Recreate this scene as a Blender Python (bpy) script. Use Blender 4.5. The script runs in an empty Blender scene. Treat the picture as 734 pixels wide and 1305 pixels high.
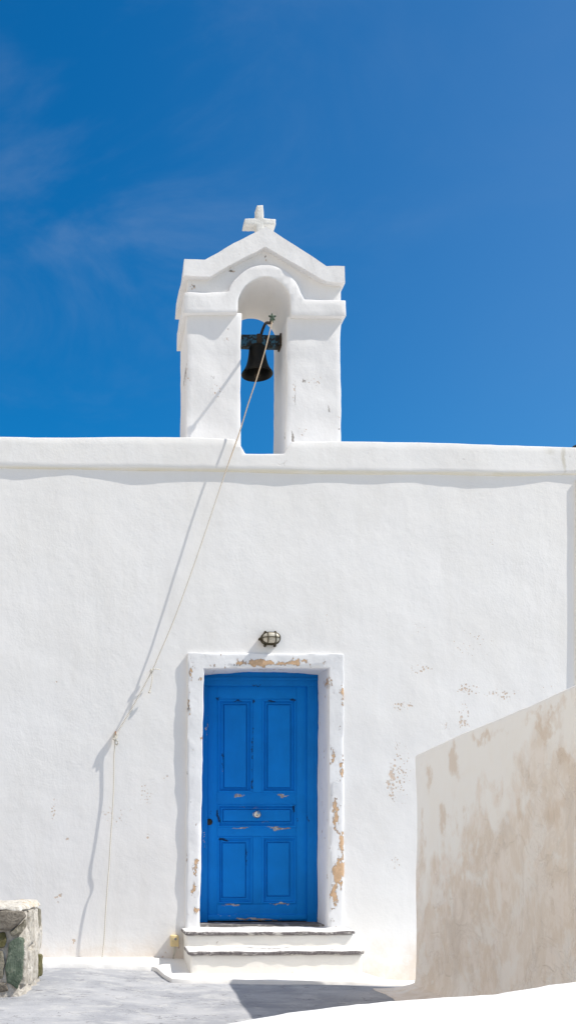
import bpy, bmesh, math, random
from mathutils import Vector, Matrix, noise, Euler
random.seed(7)
S = bpy.context.scene
COL = S.collection
R = math.radians

# ------------------------------------------------------------------ camera
PW, PH = 734.0, 1305.0
F = 1275.0
YAW = R(2.4)
VPX, HY = 110.0, 1065.0
PX = VPX + F * math.tan(YAW)
CAM = Vector((0, -8.5, 1.12))
cd = bpy.data.cameras.new('camera'); cam = bpy.data.objects.new('camera', cd); COL.objects.link(cam)
cam.location = CAM; cam.rotation_euler = (R(90), 0, -YAW)
cd.sensor_fit = 'VERTICAL'; cd.sensor_height = 36; cd.lens = 36 * F / PH
cd.shift_x = (PW / 2 - PX) / PH; cd.shift_y = (HY - PH / 2) / PH
cd.clip_start = .05; cd.clip_end = 3000
S.camera = cam
FW = Vector((math.sin(YAW), math.cos(YAW), 0)); RT = Vector((math.cos(YAW), -math.sin(YAW), 0))

def ray(px, py):
    return FW + RT * ((px - PX) / F) + Vector((0, 0, (HY - py) / F))
def at(px, py, Y=0.0):
    d = ray(px, py); return CAM + d * ((Y - CAM.y) / d.y)
def at_x(px, py, X):
    d = ray(px, py); return CAM + d * ((X - CAM.x) / d.x)
def at_z(px, py, Z):
    d = ray(px, py); return CAM + d * ((Z - CAM.z) / d.z)
def XZ(px, py, Y=0.0):
    p = at(px, py, Y); return (p.x, p.z)

# ------------------------------------------------------------------ nodes
class NT:
    def __init__(s, name, rough=.85, spec=.3):
        s.m = bpy.data.materials.new(name); s.m.use_nodes = True
        s.t = s.m.node_tree; s.t.nodes.clear()
        s.out = s.n('ShaderNodeOutputMaterial'); s.b = s.n('ShaderNodeBsdfPrincipled')
        s.l(s.b.outputs[0], s.out.inputs[0])
        s.b.inputs['Roughness'].default_value = rough
        s.b.inputs['Specular IOR Level'].default_value = spec
        s.pos = s.n('ShaderNodeNewGeometry').outputs['Position']
    def n(s, k): return s.t.nodes.new(k)
    def l(s, a, b): s.t.links.new(a, b)
    def put(s, sock, v):
        if isinstance(v, bpy.types.NodeSocket): s.l(v, sock)
        else: sock.default_value = v
    def math(s, op, a, b=0.0, clamp=False):
        n = s.n('ShaderNodeMath'); n.operation = op; n.use_clamp = clamp
        s.put(n.inputs[0], a); s.put(n.inputs[1], b); return n.outputs[0]
    def vec(s, op, a, b=None):
        n = s.n('ShaderNodeVectorMath'); n.operation = op
        s.put(n.inputs[0], a)
        if b is not None: s.put(n.inputs[1], b)
        return n.outputs['Value'] if op in ('LENGTH', 'DOT_PRODUCT', 'DISTANCE') else n.outputs[0]
    def noise(s, scale, detail=4, rough=.55, stretch=None, dist=0, color=False):
        n = s.n('ShaderNodeTexNoise'); n.inputs['Scale'].default_value = scale
        n.inputs['Detail'].default_value = detail; n.inputs['Roughness'].default_value = rough
        n.inputs['Distortion'].default_value = dist
        v = s.pos
        if stretch: v = s.vec('MULTIPLY', v, stretch)
        s.l(v, n.inputs['Vector']); return n.outputs['Color' if color else 'Fac']
    def voro(s, scale, stretch=None, feature='F1', out='Distance'):
        n = s.n('ShaderNodeTexVoronoi'); n.feature = feature; n.inputs['Scale'].default_value = scale
        v = s.pos
        if stretch: v = s.vec('MULTIPLY', v, stretch)
        s.l(v, n.inputs['Vector']); return n.outputs[out]
    def ramp(s, v, lo, hi, a=0.0, b=1.0):
        n = s.n('ShaderNodeMapRange'); n.interpolation_type = 'SMOOTHSTEP'
        s.put(n.inputs[0], v); n.inputs[1].default_value = lo; n.inputs[2].default_value = hi
        n.inputs[3].default_value = a; n.inputs[4].default_value = b; return n.outputs[0]
    def mix(s, f, a, b):
        n = s.n('ShaderNodeMix'); n.data_type = 'RGBA'
        s.put(n.inputs[0], f)
        for sock, v in ((n.inputs[6], a), (n.inputs[7], b)):
            if isinstance(v, bpy.types.NodeSocket): s.l(v, sock)
            else: sock.default_value = (*v, 1)
        return n.outputs[2]
    def blobs(s, lst, rag=(9, .10)):
        """sum of soft ellipsoids: (centre, radii, weight)"""
        tot = None
        nz = s.noise(rag[0], 5, .65, color=True)
        sc = s.n('ShaderNodeVectorMath'); sc.operation = 'SCALE'; sc.inputs['Scale'].default_value = rag[1]
        s.l(s.vec('SUBTRACT', nz, (.5, .5, .5)), sc.inputs[0])
        pos = s.vec('ADD', s.pos, sc.outputs[0])
        for c, r, w in lst:
            d = s.vec('MULTIPLY', s.vec('SUBTRACT', pos, tuple(c)), tuple(1 / max(q, 1e-4) for q in r))
            f = s.ramp(s.vec('LENGTH', d), 1.0, 0.0, 0.0, w)
            tot = f if tot is None else s.math('ADD', tot, f)
        return tot
    def z(s):
        n = s.n('ShaderNodeSeparateXYZ'); s.l(s.pos, n.inputs[0]); return n.outputs[2]
    def xyz(s):
        n = s.n('ShaderNodeSeparateXYZ'); s.l(s.pos, n.inputs[0]); return n.outputs
    def color(s, c):
        if isinstance(c, bpy.types.NodeSocket): s.l(c, s.b.inputs['Base Color'])
        else: s.b.inputs['Base Color'].default_value = (*c, 1)
    def bump(s, h, dist=.01, strength=1.0):
        n = s.n('ShaderNodeBump'); n.inputs['Strength'].default_value = strength
        n.inputs['Distance'].default_value = dist
        s.l(h, n.inputs['Height']); s.l(n.outputs[0], s.b.inputs['Normal'])

def px_blobs(lst, Y, depth=.3):
    out = []
    for px, py, rx, ry, w in lst:
        c = at(px, py, Y); k = (at(px + 10, py, Y).x - c.x) / 10
        out.append((c, (rx * k, depth, ry * k), w))
    return out

WHITE = (.82, .808, .797)
def plaster(name, base=WHITE, chips=None, chip_col=(.56, .38, .24), Y=0.0, speck=None, fine=1.0, lump=1.0,
            dirt_z=None, stain=None, dark=None, dark_col=(.20, .17, .145), streak=.5, chip_thr=.62, flaw=.0, depth=.3):
    t = NT(name, .9, .15)
    big = t.noise(1.3, 5, .6)
    st = t.noise(3.0, 5, .6, stretch=(2.2, 2.2, .28))
    col = t.mix(t.ramp(big, .35, .7), base, tuple(c * k for c, k in zip(base, (.965, .96, .95))))
    col = t.mix(t.ramp(st, .48, .75, 0, streak), col, tuple(c * k for c, k in zip(base, (.93, .92, .90))))
    fineh = t.noise(55, 4, .6)
    midh = t.noise(14, 5, .6)
    lumph = t.noise(2.9, 4, .5, stretch=(1.15, 1.15, .9))
    h = t.math('ADD', t.math('MULTIPLY', fineh, .085 * fine), t.math('ADD', t.math('MULTIPLY', midh, .12 * lump), t.math('MULTIPLY', lumph, .80 * lump)))
    if dirt_z:
        zz = t.math('ADD', t.z(), t.math('MULTIPLY', t.math('SUBTRACT', t.noise(5, 5, .7), .5), dirt_z[1]))
        f = t.ramp(zz, dirt_z[0], dirt_z[0] - dirt_z[2], 0, dirt_z[3])
        f = t.math('MULTIPLY', f, t.ramp(t.noise(4, 6, .7), .30, .62, .15, 1))
        col = t.mix(f, col, (.66, .54, .42))
    if stain:      # (x0, z0, x1, z1): yellowed drip line along a lower edge
        x0, z0, x1, z1 = stain; X = t.xyz()
        zl = t.math('SUBTRACT', X[2], t.math('ADD', t.math('MULTIPLY', X[0], (z1 - z0) / (x1 - x0)), z0 - x0 * (z1 - z0) / (x1 - x0)))
        f = t.math('MULTIPLY', t.ramp(zl, .026, .002), t.ramp(t.noise(3.5, 4, .6), .3, .55, .45, .9))
        col = t.mix(f, col, (.72, .68, .57))
        col = t.mix(t.blobs(px_blobs([(717.5, 585, 4, 26, .6), (700, 575, 9, 8, .3), (724, 560, 8, 20, .35)], -.024)), col, (.50, .46, .36))
    if speck:
        b = t.blobs(px_blobs(speck, Y, depth))
        v = t.voro(42); nn = t.noise(17, 5, .7)
        f = t.math('MULTIPLY', t.ramp(t.math('SUBTRACT', t.math('MULTIPLY', b, .62), v), .0, .06), t.ramp(nn, .44, .52))
        col = t.mix(t.math('MULTIPLY', f, .62), col, chip_col)
        h = t.math('SUBTRACT', h, t.math('MULTIPLY', f, .25))
    if dark:
        n3 = t.noise(26, 6, .7, stretch=(1.6, 1, .6))
        f = t.ramp(t.math('ADD', n3, t.math('MULTIPLY', t.blobs(px_blobs(dark, Y, depth), (16, .03)), .36)), .70, .76)
        col = t.mix(t.math('MULTIPLY', f, .8), col, dark_col)
    if chips:
        b = t.blobs(px_blobs(chips, Y, depth))
        nn = t.math('ADD', t.math('MULTIPLY', t.math('SUBTRACT', t.noise(21, 9, .74, stretch=(1.3, 1, .75)), .5), 1.9), .5)
        sm = t.math('ADD', nn, t.math('MULTIPLY', b, .40))
        f = t.ramp(sm, chip_thr, chip_thr + .03)
        edge = t.math('MULTIPLY', t.ramp(sm, chip_thr - .03, chip_thr), t.ramp(sm, chip_thr + .03, chip_thr))
        cc = t.mix(t.ramp(t.noise(40, 4, .6), .4, .65), chip_col, tuple(c * 1.2 for c in chip_col))
        col = t.mix(f, col, cc)
        col = t.mix(t.math('MULTIPLY', edge, .25), col, (.3, .24, .2))
        h = t.math('SUBTRACT', h, t.math('MULTIPLY', f, .7))
    if flaw:
        n = t.noise(7, 6, .7, dist=.6)
        v = t.noise(38, 3, .6)
        f = t.math('MULTIPLY', t.ramp(n, .66, .70), t.ramp(v, .46, .54))
        col = t.mix(t.math('MULTIPLY', f, flaw), col, (.42, .35, .29))
        h = t.math('SUBTRACT', h, t.math('MULTIPLY', f, .18))
    t.color(col); t.bump(h, .012, 1.0)
    return t.m

def simple(name, col, rough=.6, metal=0.0, var=.25, scale=20, bump=.3, col2=None, thr=(.4, .65), spec=.4, bdist=.003):
    t = NT(name, rough, spec)
    t.b.inputs['Metallic'].default_value = metal
    n = t.noise(scale, 5, .65)
    c2 = col2 or tuple(c * (1 - var) for c in col)
    t.color(t.mix(t.ramp(n, *thr), col, c2))
    t.bump(n, bdist, bump)
    return t.m

# ------------------------------------------------------------------ mesh helpers
def bevel_all(bm, off, seg=2, ang=.5):
    es = [e for e in bm.edges if len(e.link_faces) == 2 and e.calc_face_angle(0) > ang]
    if es and off > 0: bmesh.ops.bevel(bm, geom=es, offset=off, offset_type='OFFSET', segments=seg, profile=.5, affect='EDGES', clamp_overlap=True)

def dice(bm, step, axes='xz'):
    for ax, i in (('x', 0), ('y', 1), ('z', 2)):
        if ax not in axes: continue
        cs = [v.co[i] for v in bm.verts]; lo, hi = min(cs), max(cs)
        n = int((hi - lo) / step)
        for k in range(1, n + 1):
            c = lo + (hi - lo) * k / (n + 1) + .00013
            co = [0, 0, 0]; co[i] = c; no = [0, 0, 0]; no[i] = 1
            bmesh.ops.bisect_plane(bm, geom=bm.verts[:] + bm.edges[:] + bm.faces[:], dist=1e-5, plane_co=co, plane_no=no)

def wobble(bm, amp, scale, seed=0.0, amp2=0.0, scale2=20):
    for v in bm.verts:
        p = v.co * scale + Vector((seed, seed * 1.7, seed * .3))
        d = noise.noise_vector(p) * amp
        if amp2: d = d + noise.noise_vector(v.co * scale2 + Vector((seed, 0, 5))) * amp2
        v.co += d

def prism(pts, y0, y1, bm=None):
    """polygon in (x,z), extruded from y0 (front) to y1 (back)"""
    bm = bm or bmesh.new()
    f = [bm.verts.new((x, y0, z)) for x, z in pts]; b = [bm.verts.new((x, y1, z)) for x, z in pts]
    n = len(pts)
    bm.faces.new(f); bm.faces.new(list(reversed(b)))
    for i in range(n):
        j = (i + 1) % n
        bm.faces.new((f[j], f[i], b[i], b[j]))
    bmesh.ops.recalc_face_normals(bm, faces=bm.faces[:])
    return bm

def box(lo, hi, bm=None, bev=0, seg=2):
    b2 = bmesh.new()
    bmesh.ops.create_cube(b2, size=1)
    for v in b2.verts:
        v.co = Vector(((lo[i] + hi[i]) / 2 + v.co[i] * (hi[i] - lo[i])) for i in range(3))
    if bev: bevel_all(b2, bev, seg)
    if bm is None: return b2
    merge(bm, b2); return bm

def merge(bm, b2):
    me = bpy.data.meshes.new('tmp'); b2.to_mesh(me); b2.free(); bm.from_mesh(me); bpy.data.meshes.remove(me)

def tube(pts, rad, seg=8, bm=None, cap=True, twist=0.0):
    bm = bm or bmesh.new()
    pts = [Vector(p) for p in pts]; n = len(pts)
    rr = rad if hasattr(rad, '__len__') else [rad] * n
    T = [((pts[min(i + 1, n - 1)] - pts[max(i - 1, 0)]).normalized()) for i in range(n)]
    up = Vector((0, 0, 1)) if abs(T[0].z) < .9 else Vector((1, 0, 0))
    N = (up - T[0] * up.dot(T[0])).normalized(); rings = []
    for i in range(n):
        N = (N - T[i] * N.dot(T[i])).normalized(); B = T[i].cross(N)
        rings.append([bm.verts.new(pts[i] + (N * math.cos(a) + B * math.sin(a)) * rr[i]) for a in [2 * math.pi * k / seg + twist * i for k in range(seg)]])
    for i in range(n - 1):
        for k in range(seg):
            bm.faces.new((rings[i][k], rings[i][(k + 1) % seg], rings[i + 1][(k + 1) % seg], rings[i + 1][k]))
    if cap:
        bm.faces.new(list(reversed(rings[0]))); bm.faces.new(rings[-1])
    return bm

def lathe(prof, c, seg=32, bm=None, axis='z'):
    bm = bm or bmesh.new(); c = Vector(c); rings = []
    for r, h in prof:
        ring = []
        for k in range(seg):
            a = 2 * math.pi * k / seg
            o = Vector((r * math.cos(a), r * math.sin(a), h)) if axis == 'z' else Vector((r * math.cos(a), -h, r * math.sin(a)))
            ring.append(bm.verts.new(c + o))
        rings.append(ring)
    for i in range(len(rings) - 1):
        for k in range(seg):
            bm.faces.new((rings[i][k], rings[i][(k + 1) % seg], rings[i + 1][(k + 1) % seg], rings[i + 1][k]))
    bm.faces.new(rings[0]); bm.faces.new(rings[-1])
    bmesh.ops.recalc_face_normals(bm, faces=bm.faces[:])
    return bm

def smooth_path(pts, sub=6):
    pts = [Vector(p) for p in pts]; out = []
    for i in range(len(pts) - 1):
        p0, p1, p2, p3 = pts[max(i - 1, 0)], pts[i], pts[i + 1], pts[min(i + 2, len(pts) - 1)]
        for k in range(sub):
            t = k / sub
            out.append(.5 * ((2 * p1) + (p2 - p0) * t + (2 * p0 - 5 * p1 + 4 * p2 - p3) * t * t + (3 * p1 - p0 - 3 * p2 + p3) * t ** 3))
    out.append(pts[-1]); return out

def thing(name, label, cat, loc, group=None):
    o = bpy.data.objects.new(name, None); COL.objects.link(o); o.location = loc
    o.empty_display_size = .1
    tag(o, label, cat, group); return o
def tag(o, label, cat, group=None):
    o['label'] = label; o['category'] = cat
    if group: o['group'] = group
    return o
def base_of(o):
    b = Vector((0, 0, 0))
    while o: b += o.location; o = o.parent
    return b
def obj(name, bm, mat, parent=None, smooth=52, base=None):
    """bm is in world coordinates"""
    org = base_of(parent) if parent else (Vector(base) if base else Vector((0, 0, 0)))
    for v in bm.verts: v.co -= org
    me = bpy.data.meshes.new(name); bm.to_mesh(me); bm.free()
    if smooth:
        for p in me.polygons: p.use_smooth = True
        me.set_sharp_from_angle(angle=R(smooth))
    me.materials.append(mat)
    o = bpy.data.objects.new(name, me); COL.objects.link(o)
    if parent: o.parent = parent
    elif base: o.location = base
    return o

# ------------------------------------------------------------------ light
a_, b_, c_ = .77, .225, 1.0
sd = Vector((a_, -b_, c_)).normalized()              # towards the sun
el = math.asin(sd.z); az = math.atan2(sd.x, sd.y)
sl = bpy.data.lights.new('sun', 'SUN'); so = bpy.data.objects.new('sun', sl); COL.objects.link(so)
sl.energy = 4.4; sl.angle = R(.53); sl.color = (1, .95, .865)
so.rotation_euler = sd.to_track_quat('Z', 'Y').to_euler(); so.location = (20, -5, 26)
W = bpy.data.worlds.new('World'); S.world = W; W.use_nodes = True
nt = W.node_tree; nt.nodes.clear()
def wn(k): return nt.nodes.new(k)
sky = wn('ShaderNodeTexSky'); sky.sky_type = 'NISHITA'; sky.sun_disc = False
sky.sun_elevation = el; sky.sun_rotation = az
sky.altitude = 600; sky.air_density = 1.0; sky.dust_density = .3; sky.ozone_density = 3.0
hs = wn('ShaderNodeHueSaturation'); hs.inputs['Saturation'].default_value = 1.22; hs.inputs['Value'].default_value = 1.0
nt.links.new(sky.outputs[0], hs.inputs['Color'])
tc = wn('ShaderNodeTexCoord')
mp = wn('ShaderNodeMapping'); mp.inputs['Scale'].default_value = (2.2, 2.2, 4.5); mp.inputs['Rotation'].default_value = (.2, .5, .3)
nt.links.new(tc.outputs['Generated'], mp.inputs[0])
cn = wn('ShaderNodeTexNoise'); cn.inputs['Scale'].default_value = 1.9; cn.inputs['Detail'].default_value = 10; cn.inputs['Roughness'].default_value = .58; cn.inputs['Distortion'].default_value = .5
nt.links.new(mp.outputs[0], cn.inputs['Vector'])
cr = wn('ShaderNodeMapRange'); cr.interpolation_type = 'SMOOTHSTEP'
cr.inputs[1].default_value = .42; cr.inputs[2].default_value = .80; cr.inputs[3].default_value = 0; cr.inputs[4].default_value = .21
nt.links.new(cn.outputs['Fac'], cr.inputs[0])
mx = wn('ShaderNodeMix'); mx.data_type = 'RGBA'
wd = wn('ShaderNodeVectorMath'); wd.operation = 'DISTANCE'; nt.links.new(tc.outputs['Generated'], wd.inputs[0])
wd.inputs[1].default_value = ray(165, 275).normalized()
wm = wn('ShaderNodeMapRange'); wm.interpolation_type = 'SMOOTHSTEP'; wm.inputs[1].default_value = .30; wm.inputs[2].default_value = .02; wm.inputs[3].default_value = .12; wm.inputs[4].default_value = 1
nt.links.new(wd.outputs['Value'], wm.inputs[0])
wmul = wn('ShaderNodeMath'); wmul.operation = 'MULTIPLY'; nt.links.new(cr.outputs[0], wmul.inputs[0]); nt.links.new(wm.outputs[0], wmul.inputs[1])
vl = wn('ShaderNodeSeparateXYZ'); nt.links.new(tc.outputs['Generated'], vl.inputs[0])
vm = wn('ShaderNodeMapRange'); vm.interpolation_type = 'SMOOTHSTEP'; vm.inputs[1].default_value = -.04; vm.inputs[2].default_value = .85; vm.inputs[3].default_value = 0; vm.inputs[4].default_value = .22
nt.links.new(vl.outputs[0], vm.inputs[0])
wadd = wn('ShaderNodeMath'); wadd.operation = 'ADD'; nt.links.new(wmul.outputs[0], wadd.inputs[0]); nt.links.new(vm.outputs[0], wadd.inputs[1])
nt.links.new(wadd.outputs[0], mx.inputs[0]); mx.inputs[7].default_value = (3.6, 4.4, 5.4, 1)
tint = wn('ShaderNodeMix'); tint.data_type = 'RGBA'; tint.blend_type = 'MULTIPLY'; tint.inputs[0].default_value = 1
nt.links.new(hs.outputs[0], tint.inputs[6]); tint.inputs[7].default_value = (.09, .93, 1.16, 1); 
hzs = wn('ShaderNodeSeparateXYZ'); nt.links.new(tc.outputs['Generated'], hzs.inputs[0])
hzm = wn('ShaderNodeMapRange'); hzm.interpolation_type = 'SMOOTHSTEP'; hzm.inputs[1].default_value = .32; hzm.inputs[2].default_value = .0; hzm.inputs[3].default_value = 0; hzm.inputs[4].default_value = .85
nt.links.new(hzs.outputs[2], hzm.inputs[0])
hzx = wn('ShaderNodeMix'); hzx.data_type = 'RGBA'; hzx.inputs[7].default_value = (2.9, 4.3, 5.7, 1)     # pale sea haze low down
nt.links.new(hzm.outputs[0], hzx.inputs[0]); nt.links.new(tint.outputs[2], hzx.inputs[6]); nt.links.new(hzx.outputs[2], mx.inputs[6])
# unseen bright cloud bank, added left and behind the camera as neutral fill light
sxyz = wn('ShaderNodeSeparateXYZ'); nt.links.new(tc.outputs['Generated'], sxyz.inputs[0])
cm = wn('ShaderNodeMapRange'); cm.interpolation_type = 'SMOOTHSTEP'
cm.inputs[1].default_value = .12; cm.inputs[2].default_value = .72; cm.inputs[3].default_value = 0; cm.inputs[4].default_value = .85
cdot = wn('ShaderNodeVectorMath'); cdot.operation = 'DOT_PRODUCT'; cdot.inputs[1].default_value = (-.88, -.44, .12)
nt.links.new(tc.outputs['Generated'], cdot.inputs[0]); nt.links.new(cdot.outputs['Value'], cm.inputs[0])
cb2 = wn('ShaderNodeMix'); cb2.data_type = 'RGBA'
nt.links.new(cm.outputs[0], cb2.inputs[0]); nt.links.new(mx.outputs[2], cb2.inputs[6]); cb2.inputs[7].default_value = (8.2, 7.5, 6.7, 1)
bg = wn('ShaderNodeBackground'); bg.inputs[1].default_value = .10
wo = wn('ShaderNodeOutputWorld')
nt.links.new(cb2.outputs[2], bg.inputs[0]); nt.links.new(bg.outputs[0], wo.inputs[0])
S.view_settings.view_transform = 'Standard'; S.view_settings.look = 'None'
S.view_settings.exposure = .31; S.view_settings.gamma = 1

# ------------------------------------------------------------------ ground
def sstep(v, a, b):
    t = max(0, min(1, (v - a) / (b - a))); return t * t * (3 - 2 * t)
def gh(x, y):
    left = .035 * sstep(-x, -.7, .2)
    near = sstep(y, -1.1, -.1)
    dip = -.14 * sstep(x, 2.2, 2.55) * near
    far = 1 - sstep(max(abs(x) - 8, abs(y + 4) - 9), 0, 10)
    return (left + dip) * far + .006 * noise.noise(Vector((x * 1.4, y * 1.4, 0))) * far
def axis(lo, hi, step, outer):
    v = [lo + step * k for k in range(int((hi - lo) / step) + 1)]
    return sorted(v + [lo - o for o in outer] + [hi + o for o in outer])
xs = axis(-4, 6, .1, [1, 3, 8, 20, 60, 200, 900]); ys = axis(-8, .4, .1, [1, 3, 8, 20, 60, 200, 900])
bm = bmesh.new()
g = [[bm.verts.new((x, y, gh(x, y))) for x in xs] for y in ys]
for j in range(len(ys) - 1):
    for i in range(len(xs) - 1):
        bm.faces.new((g[j][i], g[j][i + 1], g[j + 1][i + 1], g[j + 1][i]))
t = NT('grey_painted_paving', .85, .2)
n1 = t.noise(2.2, 6, .65, stretch=(.9, 1.1, 1)); n2 = t.noise(6, 7, .7, stretch=(.8, 1.1, 1), dist=.6); n3 = t.noise(60, 4, .6)
col = t.mix(t.ramp(n1, .38, .62), (.30, .308, .333), (.40, .405, .425))
col = t.mix(t.ramp(n2, .50, .64, 0, .6), col, (.50, .497, .493))
sc = t.math('MULTIPLY', t.ramp(t.noise(20, 7, .74, stretch=(.75, 1.25, 1), dist=1.2), .575, .63), t.ramp(t.noise(3.5, 3, .5), .40, .56))
col = t.mix(t.math('MULTIPLY', sc, .95), col, (.15, .14, .14))
col = t.mix(t.ramp(t.noise(90, 2, .5), .68, .74, 0, .6), col, (.22, .2, .19))
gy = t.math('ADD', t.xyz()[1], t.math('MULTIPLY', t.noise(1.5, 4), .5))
pale = t.mix(t.ramp(n1, .3, .7), (.70, .665, .60), (.60, .56, .49))      # unseen paving beyond the grey court, made pale to bounce warm light
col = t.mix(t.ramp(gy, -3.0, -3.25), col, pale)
rad = t.vec('LENGTH', t.vec('MULTIPLY', t.vec('SUBTRACT', t.pos, (0, -6, 0)), (.05, .08, 0)))
earth = t.mix(t.ramp(t.noise(.35, 8, .65), .4, .6), (.36, .30, .21), (.20, .185, .11))     # dry hillside beyond the court
col = t.mix(t.ramp(t.math('ADD', rad, t.math('MULTIPLY', t.noise(.8, 5), .25)), 1.05, 1.2), col, earth)
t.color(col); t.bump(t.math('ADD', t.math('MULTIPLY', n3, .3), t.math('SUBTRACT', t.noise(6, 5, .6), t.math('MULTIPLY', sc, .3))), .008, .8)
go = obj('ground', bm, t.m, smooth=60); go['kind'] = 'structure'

# whitewashed kerb strip along the foot of the chapel
def lerp_tab(tab, x):
    if x <= tab[0][0]: return tab[0][1:]
    for (x0, *a), (x1, *b) in zip(tab, tab[1:]):
        if x <= x1:
            k = (x - x0) / (x1 - x0); return [p + (q - p) * k for p, q in zip(a, b)]
    return tab[-1][1:]
# x, front edge y, height at wall, height at front above ground
TAB = [(-6, -.24, .095, .035), (.50, -.24, .090, .035), (.575, -.25, .088, .034), (.635, -.90, .080, .030), (.75, -.95, .075, .030),
       (1.2, -.98, .07, .030), (2.05, -1.06, .05, .022), (2.20, -1.09, .02, .016), (2.42, -1.16, -.10, .008), (2.62, -1.1, -.125, .006), (3.4, -.8, -.13, .006), (7, -.8, -.13, .006)]
bm = bmesh.new(); rows = []
x = -6.0; xl = []
while x < 7: xl.append(x); x += .035 if -1 < x < 3.2 else .25
NV = 14
for x in xl:
    yf, zw, zf = lerp_tab(TAB, x)
    yf += .022 * noise.noise(Vector((x * 3.1, 0, 2))) + .012 * noise.noise(Vector((x * 11, 0, 4)))
    row = [bm.verts.new((x, .02, zw - .3)), bm.verts.new((x, .02, zw))]
    for k in range(1, NV + 1):
        v = k / NV; y = yf * v
        zfront = gh(x, yf) + zf
        z = zw + (zfront - zw) * min(1, v * 1.15)
        z = max(z, gh(x, y) + .004) + .004 * noise.noise(Vector((x * 7, y * 7, 1)))
        row.append(bm.verts.new((x, y, z)))
    row.append(bm.verts.new((x, yf - .010, gh(x, yf) + .25 * zf)))
    row.append(bm.verts.new((x, yf - .016, gh(x, yf) - .06)))
    rows.append(row)
for p, q in zip(rows, rows[1:]):
    for k in range(len(p) - 1): bm.faces.new((p[k], p[k + 1], q[k + 1], q[k]))
bmesh.ops.recalc_face_normals(bm, faces=bm.faces[:])
M_kerb = plaster('whitewash_kerb', (.83, .82, .80), streak=.3, flaw=.25)
k = obj('kerb_strip', bm, M_kerb, smooth=50); k['kind'] = 'structure'

# ------------------------------------------------------------------ chapel
chapel = thing('chapel', 'whitewashed chapel with blue panelled door and arched bell gable on its flat roof', 'chapel', (1.55, 0, 0))
specks = [(512, 900, 26, 10, 1.1), (535, 853, 30, 10, .8), (596, 878, 26, 16, 1.0), (590, 915, 14, 30, 1.0), (640, 885, 40, 16, .7), (697, 878, 14, 14, .6),
          (508, 985, 28, 70, .72), (497, 1000, 9, 34, .78), (505, 1100, 14, 12, .8), (565, 925, 10, 12, .7), (630, 690, 14, 20, .5), (530, 800, 24, 24, .45),
          (150, 1040, 40, 26, .55), (188, 1066, 14, 8, .9), (85, 1068, 10, 6, .9), (75, 1145, 16, 10, 1.0), (68, 1030, 8, 30, .7), (185, 1010, 25, 30, .55), (213, 990, 8, 8, .8), (95, 1200, 6, 6, 1.2), (213, 1209, 8, 9, 1.0), (205, 1218, 9, 5, .9), (228, 1206, 4, 10, .9), (195, 1205, 4, 5, .9), (600, 820, 60, 40, .45), (70, 870, 5, 5, .8), (420, 790, 14, 14, .6)]
M_wall = plaster('whitewashed_wall', WHITE, speck=specks, Y=0, dirt_z=(.31, .34, .30, .62), streak=.5)
_b0, _b1 = at(0, 596, -.024), at(752, 605.5, -.024)
M_band = plaster('whitewashed_parapet', WHITE, streak=.55, flaw=.15, stain=(_b0.x, _b0.z, _b1.x, _b1.z))
M_white = plaster('whitewash', WHITE, streak=.25)
M_gable = plaster('whitewashed_gable', (.81, .80, .80), flaw=.55, streak=.4, lump=1.3,
                  speck=[(342, 330, 6, 6, 1.2), (296, 345, 9, 6, 1.2), (247, 366, 8, 8, 1.0), (290, 433, 6, 6, 1.0), (400, 485, 22, 14, .6), (385, 550, 12, 12, .8), (275, 500, 16, 26, .6), (374, 500, 6, 40, .6), (240, 480, 6, 40, .7), (430, 530, 8, 40, .5)], Y=.15, depth=.6, dark=[(373, 560, 3, 20, 1.0), (362, 552, 4, 14, .9), (338, 327, 3, 3, .9), (294, 345, 8, 3, 1.0), (238, 470, 2.5, 22, .9), (376, 505, 1.6, 30, .9), (387, 485, 12, 8, .5), (420, 520, 4, 12, .6), (247, 365, 4, 3, .9), (432, 547, 3, 4, .9), (272, 480, 5, 8, .6), (403, 338, 8, 4, .7)])

# wall block with a rectangular notch for the door (hidden behind the surround)
Xl, Xr = -6.5, at(760, 800).x
zt = at(367, 590).z
dl, dr, dt = at(253, 1000).x, at(428, 1000).x, at(340, 844).z
bm = prism([(Xl, -.5), (dl, -.5), (dl, dt), (dr, dt), (dr, -.5), (Xr, -.5), (Xr, zt), (Xl, zt)], 0, .62)
dice(bm, .075, 'xz')
for v in bm.verts:
    if v.co.y < .1:
        p = v.co
        v.co.y += .006 * noise.noise(Vector((p.x * 1.1, 0, p.z * .7))) + .0022 * noise.noise(Vector((p.x * 4, 3, p.z * 3)))
obj('wall', bm, M_wall, chapel)
# body of the building behind the front wall
bm = box((Xl + .02, .625, -.5), (Xr - .02, 6.5, zt - .25)); obj('building_body', bm, M_white, chapel)
M_roof = simple('warm_bounce_screed', (.62, .54, .43), .9, 0, .15, 6, .3)  # unseen roof finish, added in a warm tone to bounce light into the arch
bm = box((Xl + .1, .82, zt - .246), (Xr - .1, 6.4, zt - .18)); obj('roof', bm, M_roof, chapel)

# right pilaster strip
xp = at(732.6, 800).x
bm = prism([(xp, -.5), (xp, at(730, 612).z), (Xr, at(730, 612).z), (Xr, -.5)], -.023, .012)
dice(bm, .08, 'z'); wobble(bm, .006, 2.0, 3)
obj('pilaster', bm, M_white, chapel)

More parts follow.
